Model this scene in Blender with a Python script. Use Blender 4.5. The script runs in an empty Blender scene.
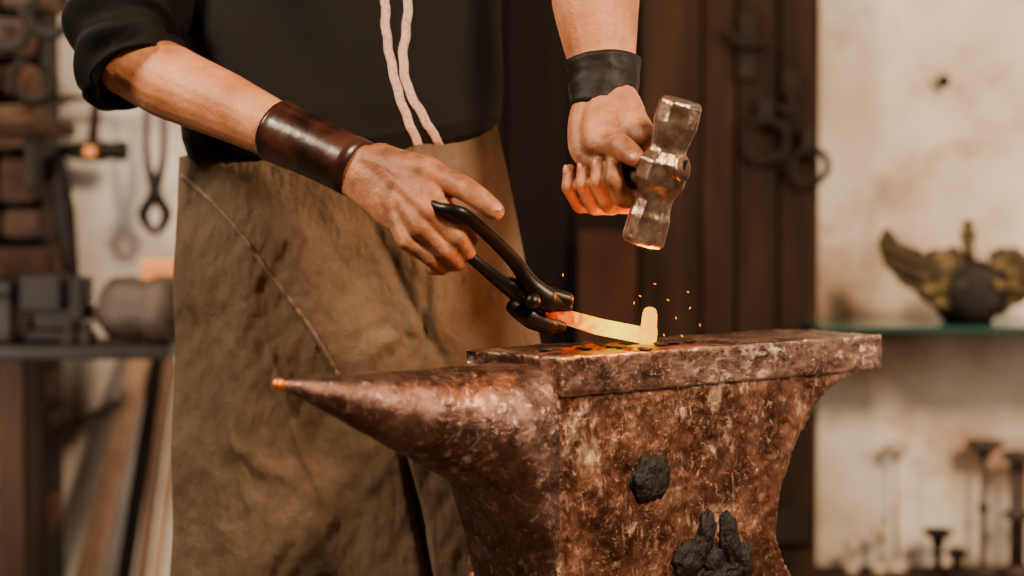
import bpy, bmesh, math, random
from mathutils import Vector, Matrix, noise
from mathutils.bvhtree import BVHTree
random.seed(7)
COL = bpy.context.scene.collection
V = Vector
# ------------------------------------------------------------------ camera
CY, CZ, F = -2.2, .973, 2200.0
phi = math.atan(103/2200)
CAM = V((0, CY, CZ))
FWD = V((0, math.cos(phi), -math.sin(phi))); UPV = V((0, math.sin(phi), math.cos(phi)))
def ray(px, py):
    return (FWD + V((1,0,0))*((px-512)/F) + UPV*((288-py)/F))
def W(px, py, y):
    d = ray(px, py)
    return CAM + d*((y-CY)/d.y)
cd = bpy.data.cameras.new('camera'); cam = bpy.data.objects.new('camera', cd); COL.objects.link(cam)
cam.location = CAM; cam.rotation_euler = (math.radians(90)-phi, 0, 0)
cd.sensor_width = 36; cd.lens = F/1024*36
cd.dof.use_dof = True; cd.dof.focus_distance = 2.33; cd.dof.aperture_fstop = 2.5
bpy.context.scene.camera = cam
# ------------------------------------------------------------------ helpers
ORG = {}
def link(o, parent=None, org=V((0,0,0))):
    COL.objects.link(o); ORG[o.name] = org.copy()
    if parent:
        o.parent = parent; o.location = org-ORG[parent.name]
    else: o.location = org
    return o
def tag(o, label=None, cat=None, group=None, kind=None):
    if label: o['label'] = label
    if cat: o['category'] = cat
    if group: o['group'] = group
    if kind: o['kind'] = kind
    return o
def thing(name, loc, label, cat, group=None):
    o = bpy.data.objects.new(name, None); o.empty_display_size = .05
    link(o, None, V(loc)); return tag(o, label, cat, group)
def obj(name, bm, m, parent=None, org=None, smooth=True, bevel=0, label=None):
    if org is None: org = ORG[parent.name] if parent else V((0,0,0))
    bmesh.ops.recalc_face_normals(bm, faces=bm.faces[:])
    bmesh.ops.translate(bm, verts=bm.verts[:], vec=-org)
    me = bpy.data.meshes.new(name); bm.to_mesh(me); bm.free()
    for p in me.polygons: p.use_smooth = smooth
    me.materials.append(m)
    o = bpy.data.objects.new(name, me); link(o, parent, org)
    if bevel:
        b = o.modifiers.new('bevel', 'BEVEL'); b.width = bevel; b.segments = 2; b.limit_method = 'ANGLE'
    if label: o['label'] = label
    return o
def voxel(o, size, it=4, fac=.5):
    r = o.modifiers.new('remesh', 'REMESH'); r.mode = 'VOXEL'; r.voxel_size = size; r.use_smooth_shade = True
    if it:
        s = o.modifiers.new('smooth', 'SMOOTH'); s.iterations = it; s.factor = fac
def displace(o, strength, size, depth=3):
    t = bpy.data.textures.new('clouds', 'CLOUDS'); t.noise_scale = size; t.noise_depth = depth
    d = o.modifiers.new('displace', 'DISPLACE'); d.texture = t; d.strength = strength; d.mid_level = .5; d.texture_coords = 'LOCAL'
def rings_to_bm(bm, rings, cap=True, closed=True):
    vr = [[bm.verts.new(p) for p in r] for r in rings]
    n = len(vr[0])
    for a, b in zip(vr, vr[1:]):
        for i in range(n if closed else n-1):
            j = (i+1) % n
            bm.faces.new((a[i], a[j], b[j], b[i]))
    if cap and closed:
        bm.faces.new(vr[0][::-1]); bm.faces.new(vr[-1])
    return vr
def resample(pts, rad, k):
    P = [V(p) for p in pts]; R = [r if isinstance(r, tuple) else (r, r) for r in rad]
    if len(P) < 3 or k <= 1: return P, R
    oP, oR = [], []
    for i in range(len(P)-1):
        p0, p1, p2, p3 = P[max(i-1,0)], P[i], P[i+1], P[min(i+2,len(P)-1)]
        for j in range(k):
            t = j/k
            q = .5*((2*p1)+(p2-p0)*t+(2*p0-5*p1+4*p2-p3)*t*t+(3*p1-p0-3*p2+p3)*t**3)
            oP.append(q); oR.append(tuple(R[i][c]*(1-t)+R[i+1][c]*t for c in (0,1)))
    oP.append(P[-1]); oR.append(R[-1])
    return oP, oR
def tube(bm, pts, rad, n=16, k=4, ref=None, round_ends=True, cap=True, fn=None, square=False):
    P, R = resample(pts, rad, k)
    T = []
    for i in range(len(P)):
        a = P[max(i-1,0)]; b = P[min(i+1,len(P)-1)]
        T.append((b-a).normalized())
    if round_ends:
        for end in (0, -1):
            base, r0, t = P[end].copy(), R[end], T[end].copy()
            sgn = -1 if end == 0 else 1; m = min(r0)
            for s in (.5, .8, .96, .999):
                c = math.sqrt(1-s*s); rr = (r0[0]*c+1e-5, r0[1]*c+1e-5); q = base+t*(sgn*m*s)
                if end == 0: P.insert(0, q); R.insert(0, rr); T.insert(0, t)
                else: P.append(q); R.append(rr); T.append(t)
    if ref is not None: nrm = V(ref)
    else: nrm = V((0,0,1)) if abs(T[0].z) < .9 else V((0,1,0))
    rings = []
    for i, (p, r, t) in enumerate(zip(P, R, T)):
        if ref is not None: nrm = V(ref)
        nrm = (nrm-t*nrm.dot(t)).normalized(); b = t.cross(nrm)
        ring = []
        for q in range(n):
            a = 2*math.pi*(q+(.5 if square else 0))/n
            ca, sa = math.cos(a), math.sin(a)
            if square:
                e = .3
                ca = math.copysign(abs(ca)**e, ca) if abs(ca) > 1e-6 else 0; sa = math.copysign(abs(sa)**e, sa) if abs(sa) > 1e-6 else 0
            d = 0 if fn is None else fn(i/(len(P)-1), a)
            ring.append(p+nrm*(ca*(r[0]+d))+b*(sa*(r[1]+d)))
        rings.append(ring)
    rings_to_bm(bm, rings, cap)
    return rings
def box(bm, c, s, rot=None):
    m = Matrix.Translation(V(c)) @ (rot.to_4x4() if rot else Matrix()) @ Matrix.Diagonal((s[0], s[1], s[2], 1))
    bmesh.ops.create_cube(bm, size=1, matrix=m)
def boxc(bm, a, b):
    a = V(a); b = V(b); box(bm, (a+b)/2, (abs(b.x-a.x), abs(b.y-a.y), abs(b.z-a.z)))
def beam(bm, a, b, w, d, ref=(0,1,0)):
    a = V(a); b = V(b); z = (b-a).normalized(); x = V(ref); x = (x-z*x.dot(z)).normalized(); y = z.cross(x)
    m = Matrix((( y.x, x.x, z.x), (y.y, x.y, z.y), (y.z, x.z, z.z)))
    box(bm, (a+b)/2, (w, d, (b-a).length), m)
def lathe(bm, prof, c, axis=V((0,0,1)), n=24, ang=0, fn=None):
    axis = V(axis).normalized(); x = V((1,0,0)) if abs(axis.x) < .9 else V((0,1,0)); x = (x-axis*x.dot(axis)).normalized(); y = axis.cross(x)
    rings = []
    for r, h in prof:
        rings.append([V(c)+axis*h+x*(max(r,1e-5)*math.cos(2*math.pi*q/n+ang))+y*(max(r,1e-5)*math.sin(2*math.pi*q/n+ang)) for q in range(n)])
    rings_to_bm(bm, rings)
def blob(bm, c, s, seed=0, amp=.2, sub=3, fr=1.6, rot=None):
    r = bmesh.ops.create_icosphere(bm, subdivisions=sub, radius=1)
    for v in r['verts']:
        d = 1+amp*noise.noise(v.co*fr+V((seed*3.7, seed, 0)))+amp*.5*noise.noise(v.co*fr*3+V((seed, 0, seed)))
        q = V((v.co.x*s[0]*d, v.co.y*s[1]*d, v.co.z*s[2]*d))
        if rot: q = rot @ q
        v.co = V(c)+q
def torus(bm, c, R, r, normal=V((0,1,0)), a0=0, a1=2*math.pi, n=28, m=8):
    nn = V(normal).normalized(); x = V((1,0,0)) if abs(nn.x) < .9 else V((0,0,1)); x = (x-nn*x.dot(nn)).normalized(); y = nn.cross(x)
    pts = [V(c)+x*(R*math.cos(a0+(a1-a0)*i/n))+y*(R*math.sin(a0+(a1-a0)*i/n)) for i in range(n+1)]
    tube(bm, pts, [r]*len(pts), n=m, k=1, ref=nn, round_ends=False)
# ------------------------------------------------------------------ materials
def nd(nt, t, **kw):
    n = nt.nodes.new(t)
    for k, v in kw.items():
        if k in n.inputs.keys(): n.inputs[k].default_value = v
        else: setattr(n, k, v)
    return n
def ramp(nt, stops, interp='LINEAR'):
    n = nt.nodes.new('ShaderNodeValToRGB'); cr = n.color_ramp; cr.interpolation = interp
    while len(cr.elements) < len(stops): cr.elements.new(.5)
    for e, (p, c) in zip(cr.elements, stops):
        e.position = p; e.color = (c[0], c[1], c[2], 1) if not isinstance(c, (int, float)) else (c, c, c, 1)
    return n
def mixc(nt, fac, a, b):
    mx = nd(nt, 'ShaderNodeMix', data_type='RGBA'); nt.links.new(fac, mx.inputs[0]); nt.links.new(a, mx.inputs[6])
    if isinstance(b, tuple): mx.inputs[7].default_value = (*b, 1)
    else: nt.links.new(b, mx.inputs[7])
    return mx.outputs[2]
def mat(name, cols, scale=6, rough=.7, metal=0, bump=.3, bscale=None, bdist=.004, stretch=(1,1,1), detail=8, sss=0, spec=.5, lo=.3, hi=.7, rvar=0, coat=0, stain=None, crease=0, weave=0, grime_y=None):
    m = bpy.data.materials.new(name); m.use_nodes = True; nt = m.node_tree; L = nt.links
    p = nt.nodes['Principled BSDF']
    tc = nd(nt, 'ShaderNodeTexCoord'); mp = nd(nt, 'ShaderNodeMapping'); mp.inputs['Scale'].default_value = stretch
    L.new(tc.outputs['Object'], mp.inputs[0])
    n1 = nd(nt, 'ShaderNodeTexNoise', Scale=scale, Detail=detail, Roughness=.6); L.new(mp.outputs[0], n1.inputs['Vector'])
    k = len(cols); r = ramp(nt, [(lo+(hi-lo)*i/max(k-1,1), c) for i, c in enumerate(cols)])
    L.new(n1.outputs[0], r.inputs[0]); out = r.outputs[0]
    if stain:                                                   # (colour, scale, threshold, softness, strength)
        n3 = nd(nt, 'ShaderNodeTexNoise', Scale=stain[1], Detail=9, Roughness=.7, Distortion=.4); L.new(tc.outputs['Object'], n3.inputs['Vector'])
        r3 = ramp(nt, [(stain[2], 0.0), (stain[2]+stain[3], stain[4])]); L.new(n3.outputs[0], r3.inputs[0])
        out = mixc(nt, r3.outputs[0], out, stain[0])
    if grime_y:                                                 # soot on the hands (the part of the body furthest forward)
        sx = nd(nt, 'ShaderNodeSeparateXYZ'); L.new(tc.outputs['Object'], sx.inputs[0])
        mr = nd(nt, 'ShaderNodeMapRange'); mr.inputs[1].default_value = grime_y[0]; mr.inputs[2].default_value = grime_y[1]; L.new(sx.outputs[1], mr.inputs[0])
        n4 = nd(nt, 'ShaderNodeTexNoise', Scale=36, Detail=7, Roughness=.6, Distortion=.2); L.new(tc.outputs['Object'], n4.inputs['Vector'])
        r4 = ramp(nt, [(.38, .10), (.64, .85)]); L.new(n4.outputs[0], r4.inputs[0])
        mu = nd(nt, 'ShaderNodeMath', operation='MULTIPLY'); L.new(mr.outputs[0], mu.inputs[0]); L.new(r4.outputs[0], mu.inputs[1])
        out = mixc(nt, mu.outputs[0], out, (.11,.042,.022))
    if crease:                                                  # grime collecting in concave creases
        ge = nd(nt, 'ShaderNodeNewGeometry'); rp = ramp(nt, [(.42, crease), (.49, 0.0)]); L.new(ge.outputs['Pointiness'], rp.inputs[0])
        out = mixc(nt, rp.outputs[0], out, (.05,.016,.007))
    nrm = None
    if weave:
        hs = []
        for ax in ('X', 'Z'):
            wv = nd(nt, 'ShaderNodeTexWave', bands_direction=ax, Scale=weave, Distortion=1.2, Detail=2); wv.inputs['Detail Scale'].default_value = 3; L.new(tc.outputs['Object'], wv.inputs['Vector']); hs.append(wv.outputs[1])
        mm = nd(nt, 'ShaderNodeMath', operation='MULTIPLY'); L.new(hs[0], mm.inputs[0]); L.new(hs[1], mm.inputs[1])
        rw = ramp(nt, [(0, .35), (.5, 0.0)]); L.new(mm.outputs[0], rw.inputs[0]); out = mixc(nt, rw.outputs[0], out, tuple(c*.5 for c in cols[0]))
        bw = nd(nt, 'ShaderNodeBump', Strength=.8, Distance=.0014); L.new(mm.outputs[0], bw.inputs['Height']); nrm = bw.outputs[0]
    L.new(out, p.inputs['Base Color'])
    p.inputs['Roughness'].default_value = rough; p.inputs['Metallic'].default_value = metal
    p.inputs['Specular IOR Level'].default_value = spec; p.inputs['Coat Weight'].default_value = coat
    if rvar:
        mr = nd(nt, 'ShaderNodeMapRange'); mr.inputs[3].default_value = rough-rvar; mr.inputs[4].default_value = rough+rvar
        L.new(n1.outputs[0], mr.inputs[0]); L.new(mr.outputs[0], p.inputs['Roughness'])
    if bump:
        n2 = nd(nt, 'ShaderNodeTexNoise', Scale=bscale or scale*6, Detail=6, Roughness=.65); L.new(mp.outputs[0], n2.inputs['Vector'])
        b = nd(nt, 'ShaderNodeBump', Strength=bump, Distance=bdist); L.new(n2.outputs[0], b.inputs['Height'])
        if nrm: L.new(nrm, b.inputs['Normal'])
        L.new(b.outputs[0], p.inputs['Normal'])
    if sss:
        p.inputs['Subsurface Weight'].default_value = sss; p.inputs['Subsurface Radius'].default_value = (1,.35,.2); p.inputs['Subsurface Scale'].default_value = .008
    return m
def emit(name, col, st, stops=None, lo=0, hi=.1):
    m = bpy.data.materials.new(name); m.use_nodes = True; nt = m.node_tree; p = nt.nodes['Principled BSDF']
    p.inputs['Base Color'].default_value = (.0,.0,.0,1); p.inputs['Roughness'].default_value = .9; p.inputs['Specular IOR Level'].default_value = 0
    p.inputs['Emission Color'].default_value = (*col, 1); p.inputs['Emission Strength'].default_value = st
    if stops:
        tc = nd(nt, 'ShaderNodeTexCoord'); sx = nd(nt, 'ShaderNodeSeparateXYZ'); nt.links.new(tc.outputs['Object'], sx.inputs[0])
        nz = nd(nt, 'ShaderNodeTexNoise', Scale=110, Detail=5); nt.links.new(tc.outputs['Object'], nz.inputs['Vector'])
        mr = nd(nt, 'ShaderNodeMapRange'); mr.inputs[1].default_value = lo; mr.inputs[2].default_value = hi; nt.links.new(sx.outputs[0], mr.inputs[0])
        ma = nd(nt, 'ShaderNodeMath', operation='MULTIPLY_ADD'); ma.inputs[1].default_value = .6; nt.links.new(nz.outputs[0], ma.inputs[0])
        sub = nd(nt, 'ShaderNodeMath', operation='SUBTRACT'); sub.inputs[1].default_value = .30; nt.links.new(mr.outputs[0], sub.inputs[0]); nt.links.new(sub.outputs[0], ma.inputs[2])
        r = ramp(nt, stops); nt.links.new(ma.outputs[0], r.inputs[0]); nt.links.new(r.outputs[0], p.inputs['Emission Color'])
    return m
def anvil_mat(name, base, worn, amt, soft, stretch=(1,1,1), rough=.45, sc=38, metal=.55, wear=.6, crack=0, bmp=.8, scr=.4):
    m = bpy.data.materials.new(name); m.use_nodes = True; nt = m.node_tree; L = nt.links; p = nt.nodes['Principled BSDF']
    tc = nd(nt, 'ShaderNodeTexCoord'); mp = nd(nt, 'ShaderNodeMapping'); mp.inputs['Scale'].default_value = stretch; L.new(tc.outputs['Object'], mp.inputs[0])
    a = nd(nt, 'ShaderNodeTexNoise', Scale=18, Detail=11, Roughness=.70); L.new(tc.outputs['Object'], a.inputs['Vector'])
    ra = ramp(nt, [(.36, base[0]), (.5, base[1]), (.66, base[2])]); L.new(a.outputs[0], ra.inputs[0])
    b = nd(nt, 'ShaderNodeTexNoise', Scale=sc, Detail=10, Roughness=.66, Distortion=.25); L.new(mp.outputs[0], b.inputs['Vector'])
    c = nd(nt, 'ShaderNodeTexNoise', Scale=8, Detail=3); L.new(tc.outputs['Object'], c.inputs['Vector'])
    add = nd(nt, 'ShaderNodeMath', operation='MULTIPLY_ADD'); add.inputs[1].default_value = .6; L.new(c.outputs[0], add.inputs[0]); L.new(b.outputs[0], add.inputs[2])
    rb = ramp(nt, [(amt, 0.0), (amt+soft, wear)]); L.new(add.outputs[0], rb.inputs[0]); mask = rb.outputs[0]
    ge = nd(nt, 'ShaderNodeNewGeometry'); rp = ramp(nt, [(.52, 0.0), (.58, .8)]); L.new(ge.outputs['Pointiness'], rp.inputs[0])  # highlights along convex edges, painted with the worn colour
    def mx_(x, y):
        q = nd(nt, 'ShaderNodeMath', operation='MAXIMUM'); L.new(x, q.inputs[0]); L.new(y, q.inputs[1]); return q.outputs[0]
    mask = mx_(mask, rp.outputs[0])
    for rot, sc2 in (((0,.9,.7), 210), ((0,-.7,.7), 180), ((0,.15,.7), 190), ((0,1.5,.7), 200)):    # fine scratches in several directions
        mr_ = nd(nt, 'ShaderNodeMapping'); mr_.inputs['Rotation'].default_value = rot; L.new(tc.outputs['Object'], mr_.inputs[0])
        ms = nd(nt, 'ShaderNodeMapping'); ms.inputs['Scale'].default_value = (1,1,.07); L.new(mr_.outputs[0], ms.inputs[0])
        s1 = nd(nt, 'ShaderNodeTexNoise', Scale=sc2, Detail=2, Roughness=.5); L.new(ms.outputs[0], s1.inputs['Vector'])
        rs = ramp(nt, [(.66, 0.0), (.71, scr)]); L.new(s1.outputs[0], rs.inputs[0]); mask = mx_(mask, rs.outputs[0])
    out = mixc(nt, mask, ra.outputs[0], worn)
    vo = nd(nt, 'ShaderNodeTexVoronoi', Scale=30, feature='DISTANCE_TO_EDGE')
    dm = nd(nt, 'ShaderNodeMix', data_type='RGBA', blend_type='ADD'); dm.inputs[0].default_value = .08
    L.new(mp.outputs[0], dm.inputs[6]); L.new(b.outputs['Color'], dm.inputs[7]); L.new(dm.outputs[2], vo.inputs['Vector'])
    rv = ramp(nt, [(0, crack), (.03, 0.0)]); L.new(vo.outputs[0], rv.inputs[0])
    out = mixc(nt, rv.outputs[0], out, (.03,.010,.005))
    L.new(out, p.inputs['Base Color']); p.inputs['Metallic'].default_value = metal
    mr = nd(nt, 'ShaderNodeMapRange'); mr.inputs[1].default_value = .35; mr.inputs[2].default_value = .65; mr.inputs[3].default_value = rough-.08; mr.inputs[4].default_value = rough+.14; L.new(a.outputs[0], mr.inputs[0]); L.new(mr.outputs[0], p.inputs['Roughness'])
    bu = nd(nt, 'ShaderNodeBump', Strength=bmp, Distance=.006); L.new(b.outputs[0], bu.inputs['Height'])
    f = nd(nt, 'ShaderNodeTexNoise', Scale=150, Detail=4); L.new(tc.outputs['Object'], f.inputs['Vector'])
    b2 = nd(nt, 'ShaderNodeBump', Strength=.35, Distance=.0018); L.new(f.outputs[0], b2.inputs['Height']); L.new(bu.outputs[0], b2.inputs['Normal']); L.new(b2.outputs[0], p.inputs['Normal'])
    return m
M = {}
M['anvil_body'] = anvil_mat('anvil_body', [(.035,.011,.005), (.15,.058,.032), (.34,.165,.10)], (.86,.56,.39), .86, .10, (1,1,.6), .27, 42, .72, .8, .7, 1, .4)
M['anvil_face'] = anvil_mat('anvil_face', [(.05,.022,.015), (.17,.085,.057), (.36,.20,.14)], (.85,.58,.45), .88, .12, (1,1,1.6), .25, 50, .85, .75, .0, .5, .45)
M['anvil_horn'] = anvil_mat('anvil_horn', [(.045,.022,.016), (.14,.072,.055), (.26,.150,.12)], (.80,.58,.49), .91, .12, (1,1,1), .24, 60, .85, .6, .0, .6, .35)
M['boss'] = mat('black_casting', [(.002,.0017,.0015), (.012,.008,.007)], 30, .42, .3, 1, 120, .004)
M['tip_glint'] = mat('orange_tip_glint', [(.9,.26,.05), (.7,.2,.05)], 60, .35, .7, .2)  # orange reflection at the horn tip, painted as base colour
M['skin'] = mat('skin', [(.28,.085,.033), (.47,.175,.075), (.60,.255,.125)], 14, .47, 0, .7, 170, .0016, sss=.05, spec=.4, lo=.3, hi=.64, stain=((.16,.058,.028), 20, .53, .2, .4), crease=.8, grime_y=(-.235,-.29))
M['nail'] = mat('nail', [(.42,.15,.09), (.55,.23,.15)], 40, .3, 0, 0)
M['leather'] = mat('dark_leather', [(.005,.0025,.0015), (.026,.008,.005), (.07,.026,.014)], 22, .28, 0, .35, 90, .0012, rvar=.1)
M['leather_black'] = mat('black_leather', [(.002,.0015,.0015), (.008,.004,.003)], 22, .6, 0, .6, 50, .003, spec=.3)
M['shirt'] = mat('black_shirt', [(.0012,.0009,.001), (.0042,.0032,.0032)], 10, .8, 0, .3, 400, .0008, spec=.2)
M['trim'] = mat('pink_trim', [(.30,.16,.13), (.52,.34,.29), (.64,.46,.41)], 300, .85, 0, .4, 420, .0008, spec=.1)
M['apron'] = mat('apron_canvas', [(.092,.057,.033), (.168,.112,.070), (.232,.166,.110)], 6, .95, 0, .8, 120, .0025, detail=14, spec=.1, stain=((.05,.027,.015), 7, .57, .16, .7), weave=200)
M['apron_seam'] = mat('apron_seam', [(.09,.055,.034), (.20,.135,.088)], 60, .9, 0, .8, 200, .002)
M['trouser'] = mat('trouser', [(.006,.005,.005), (.012,.01,.01)], 10, .95)
M['hair'] = mat('hair', [(.01,.006,.004), (.04,.02,.012)], 60, .6, stretch=(1,1,.1))
M['black_steel'] = mat('black_steel', [(.005,.004,.004), (.018,.013,.011)], 30, .36, .6, .4, 90, .001)
M['hammer'] = mat('hammer_steel', [(.12,.068,.045), (.34,.225,.165), (.70,.53,.42)], 45, .25, .88, .6, 90, .0025)
M['wood_handle'] = mat('wood_handle', [(.05,.018,.007), (.12,.052,.02)], 14, .6, stretch=(1,6,6))
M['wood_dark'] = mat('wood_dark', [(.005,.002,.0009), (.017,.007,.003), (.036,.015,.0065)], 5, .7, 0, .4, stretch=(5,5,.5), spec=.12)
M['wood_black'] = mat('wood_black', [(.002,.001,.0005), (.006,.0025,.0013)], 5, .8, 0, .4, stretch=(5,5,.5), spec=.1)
M['wood_red'] = mat('wood_red', [(.014,.0035,.0015), (.032,.008,.003)], 5, .7, stretch=(4,4,.5), spec=.1)
M['wood_pale'] = mat('wood_pale', [(.13,.070,.040), (.28,.17,.105)], 6, .8, stretch=(5,5,.6))
M['wood_brown'] = mat('wood_brown', [(.05,.022,.010), (.12,.055,.025)], 6, .8, stretch=(5,5,.6))
M['wood_orange'] = mat('wood_orange', [(.62,.20,.05), (.8,.32,.10)], 6, .8)
M['plaster'] = mat('plaster_warm', [(.26,.16,.095), (.46,.35,.26), (.57,.48,.39), (.64,.57,.50)], 3.4, .9, 0, .5, 12, .01, lo=.32, hi=.64, stain=((.28,.12,.045), 2.7, .52, .14, .8))
M['plaster_l'] = mat('plaster_grey', [(.42,.34,.28), (.68,.61,.55), (.80,.75,.70)], 4.5, .9, 0, .5, 14, .01, stain=((.10,.05,.03), 7, .61, .1, .8))
M['brick'] = mat('brick', [(.014,.005,.002), (.05,.019,.007), (.13,.048,.019)], 7, .85, 0, .6, 40, .006)
M['mortar'] = mat('mortar', [(.004,.002,.0015), (.009,.005,.003)], 9, .95)
M['iron'] = mat('wrought_iron', [(.003,.0016,.001), (.012,.0065,.004)], 20, .6, .2, .4, 80, .002, spec=.25)
M['iron_grey'] = mat('worn_iron', [(.022,.013,.009), (.07,.045,.033)], 15, .55, .3, .4, spec=.3)
M['iron_rust'] = mat('rusty_iron', [(.005,.0024,.0013), (.018,.0085,.0045)], 15, .7, .1, .4, spec=.2)
M['bronze'] = mat('tarnished_bronze', [(.010,.006,.0025), (.055,.035,.013), (.20,.13,.045)], 26, .40, .6, .8)
M['wax'] = mat('pale_stand', [(.36,.26,.17), (.43,.33,.24)], 20, .7)
M['floor'] = mat('floor_stone', [(.05,.035,.025), (.1,.075,.055)], 5, .9)
M['stump'] = mat('stump_wood', [(.08,.045,.025), (.2,.12,.07)], 6, .85, stretch=(4,4,.6))
g = bpy.data.materials.new('green_glass'); g.use_nodes = True; p = g.node_tree.nodes['Principled BSDF']
p.inputs['Base Color'].default_value = (.02,.09,.07,1); p.inputs['Roughness'].default_value = .15; p.inputs['Transmission Weight'].default_value = .4
M['glass'] = g
M['ember'] = emit('ember', (1,.07,0), .7)
M['spark'] = emit('spark', (1,.2,0), 4)
# ------------------------------------------------------------------ setting
def struct(name, bm, m, **k):
    o = obj(name, bm, m, **k); o['kind'] = 'structure'; return o
bm = bmesh.new(); boxc(bm, (-3,-3.2,-.1), (3,1.85,0)); struct('floor', bm, M['floor'], smooth=False)
xs = W(440,300,1.75).x
bm = bmesh.new(); boxc(bm, (-3,1.75,0), (xs,1.85,3)); struct('wall_back_left', bm, M['plaster_l'], smooth=False)
bm = bmesh.new(); boxc(bm, (xs,1.75,0), (3,1.85,3)); struct('wall_back_right', bm, M['plaster'], smooth=False)
DY = 1.62
def door(nm, pxs, m):
    bm = bmesh.new(); edges = [W(q,0,DY).x for q in pxs]
    for i, (a, b) in enumerate(zip(edges, edges[1:])): boxc(bm, (a+.002, DY+.006*(i%2), 0), (b-.002, DY+.1, 2.3))
    d = struct(nm, bm, m, smooth=False, bevel=.004)
    bm = bmesh.new()
    for z in (.35, 1.7): boxc(bm, (edges[0]+.01, DY-.012, z), (edges[-1]-.01, DY-.001, z+.06))
    obj('hinge_strap', bm, M['iron'], d, org=V((0,0,0)), smooth=False)
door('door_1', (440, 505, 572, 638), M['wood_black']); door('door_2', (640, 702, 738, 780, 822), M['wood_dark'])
# brick pier at left
bm = bmesh.new(); PX0, PX1 = W(-170,0,1.5).x, W(46,0,1.5).x
z = 0; row = 0
while z < 2.6:
    h = random.uniform(.06,.09); x = PX0-(.08 if row%2 else 0)
    while x < PX1:
        w = random.uniform(.13,.22); xe = min(x+w, PX1+random.uniform(-.025,.012))
        if xe-x > .03: box(bm, ((x+xe)/2, 1.57+random.uniform(-.015,.015), z+h/2), (xe-x-.01, .16, h-.014), Matrix.Rotation(random.uniform(-.05,.05), 3, 'Y'))
        x += w
    z += h; row += 1
pier = struct('wall_left', bm, M['brick'], smooth=False, bevel=.014)
bm = bmesh.new(); boxc(bm, (PX0-.05,1.55,0), (PX1-.02,1.7,2.6)); obj('mortar', bm, M['mortar'], pier, org=V((0,0,0)), smooth=False)
# ------------------------------------------------------------------ stump + anvil
th = math.radians(42); U = V((math.cos(th), math.sin(th), 0)); VV = V((-math.sin(th), math.cos(th), 0)); A0 = V((.05,0,0))
FL, FW, FZ = .509, .148, .8
def A(u, v, z): return A0+U*u+VV*v+V((0,0,z))
sc = A(.18, FW/2, 0)
bm = bmesh.new(); prof = [(.0,0),(.25,0),(.255,.03),(.245,.25),(.24,.455),(.23,.468),(0,.468)]
lathe(bm, prof, sc, n=48)
for v in bm.verts: v.co += V((noise.noise(v.co*6)*.01, noise.noise(v.co*6+V((5,0,0)))*.01, 0))
for v in bm.verts:
    if v.co.z < .002: v.co.z = 0
st = tag(obj('wooden_stump', bm, M['stump'], org=sc), 'round wooden stump carrying the anvil', 'stump')
anv = thing('anvil', A(.18, FW/2, .47), 'large worn rusty brown blacksmith anvil with pointed horn toward the left', 'anvil')
prof = [(0,.765),(0,.60),(-.003,.56),(-.012,.52),(-.03,.495),(-.03,.471),(.40,.471),(.40,.495),(.375,.515),(.348,.55),(.334,.582),(.336,.61),(.343,.640),(.3597,.6775),(.3835,.708),(.4145,.738),(.455,.757),(.495,.765)]
bm = bmesh.new()
for_v = (.005, FW-.005)
fa = [bm.verts.new(A(u, for_v[0], z)) for u, z in prof]; fb = [bm.verts.new(A(u, for_v[1], z)) for u, z in prof]
bm.faces.new(fa); bm.faces.new(fb[::-1])
for i in range(len(prof)):
    j = (i+1) % len(prof); bm.faces.new((fa[i], fb[i], fb[j], fa[j]))
bmesh.ops.triangulate(bm, faces=bm.faces[:])
o = obj('body', bm, M['anvil_body'], anv); voxel(o, .0026, 6); displace(o, .005, .04, 2); displace(o, .0022, .009, 2)
bm = bmesh.new(); box(bm, (0,0,0), (1,1,1))
for v in bm.verts: v.co = A((v.co.x+.5)*FL, (v.co.y+.5)*FW, FZ-.02+v.co.z*.04)
o = obj('face_plate', bm, M['anvil_face'], anv); voxel(o, .0022, 1); displace(o, .0045, .03, 3)
bm = bmesh.new(); rings = []
for i in range(61):
    t = i/60; u = .004-(.004+.2945)*t
    r = .0755*(1-t)+.0035
    if t > .97: r *= math.sqrt(max(0, 1-((t-.97)/.031)**2))+.02
    top = .791*(1-t)+.790*t
    k = max(0, 1-t/.30); k2 = k*k
    bot = top-2*r-.115*max(0, 1-t/.26)**2.4
    zc = (top+bot)/2; hz = (top-bot)/2; hw = min(r, .0700)
    e = 1-.55*k2
    rg = []
    for q in range(56):
        a = 2*math.pi*q/56; c_, s_ = math.cos(a), math.sin(a)
        rg.append(A(u, FW/2+hw*math.copysign(abs(c_)**e, c_), zc+hz*math.copysign(abs(s_)**e, s_)))
    rings.append(rg)
rings_to_bm(bm, rings)
o = obj('horn', bm, M['anvil_horn'], anv); voxel(o, .0024, 5); displace(o, .003, .03, 3)
bm = bmesh.new(); tip = A(-.2925, FW/2, .7865); lathe(bm, [(.0,-.009),(.0035,-.0075),(.0052,-.004),(.0054,.0),(.0045,.002)], tip, U, 16); obj('horn_tip', bm, M['tip_glint'], anv, label='horn tip with a bright orange reflection painted into its colour')
def onbody(px, py):
    d = ray(px, py); n = -VV; p0 = A(0,.004,0); t = (p0-CAM).dot(n)/d.dot(n); return CAM+d*t
rotA = Matrix.Rotation(th, 3, 'Z')
bm = bmesh.new(); blob(bm, onbody(650,478), (.030,.007,.025), 2, .2, 4, 2.2, rotA); 
o = obj('boss', bm, M['boss'], anv, label='round black knobbly boss'); displace(o, .005, .012, 2)
bm = bmesh.new()
for i, (x, y, a, b, rz) in enumerate([(688,560,.018,.021,0),(706,532,.009,.024,.12),(730,542,.011,.034,-.25),(712,562,.012,.018,.2),(744,562,.009,.022,-.1),(722,574,.030,.014,0),(700,550,.010,.02,.3)]):
    blob(bm, onbody(x, y), (a*1.3,.008,b), i+4, .25, 4, 2.2, rotA @ Matrix.Rotation(rz, 3, 'Y'))
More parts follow.
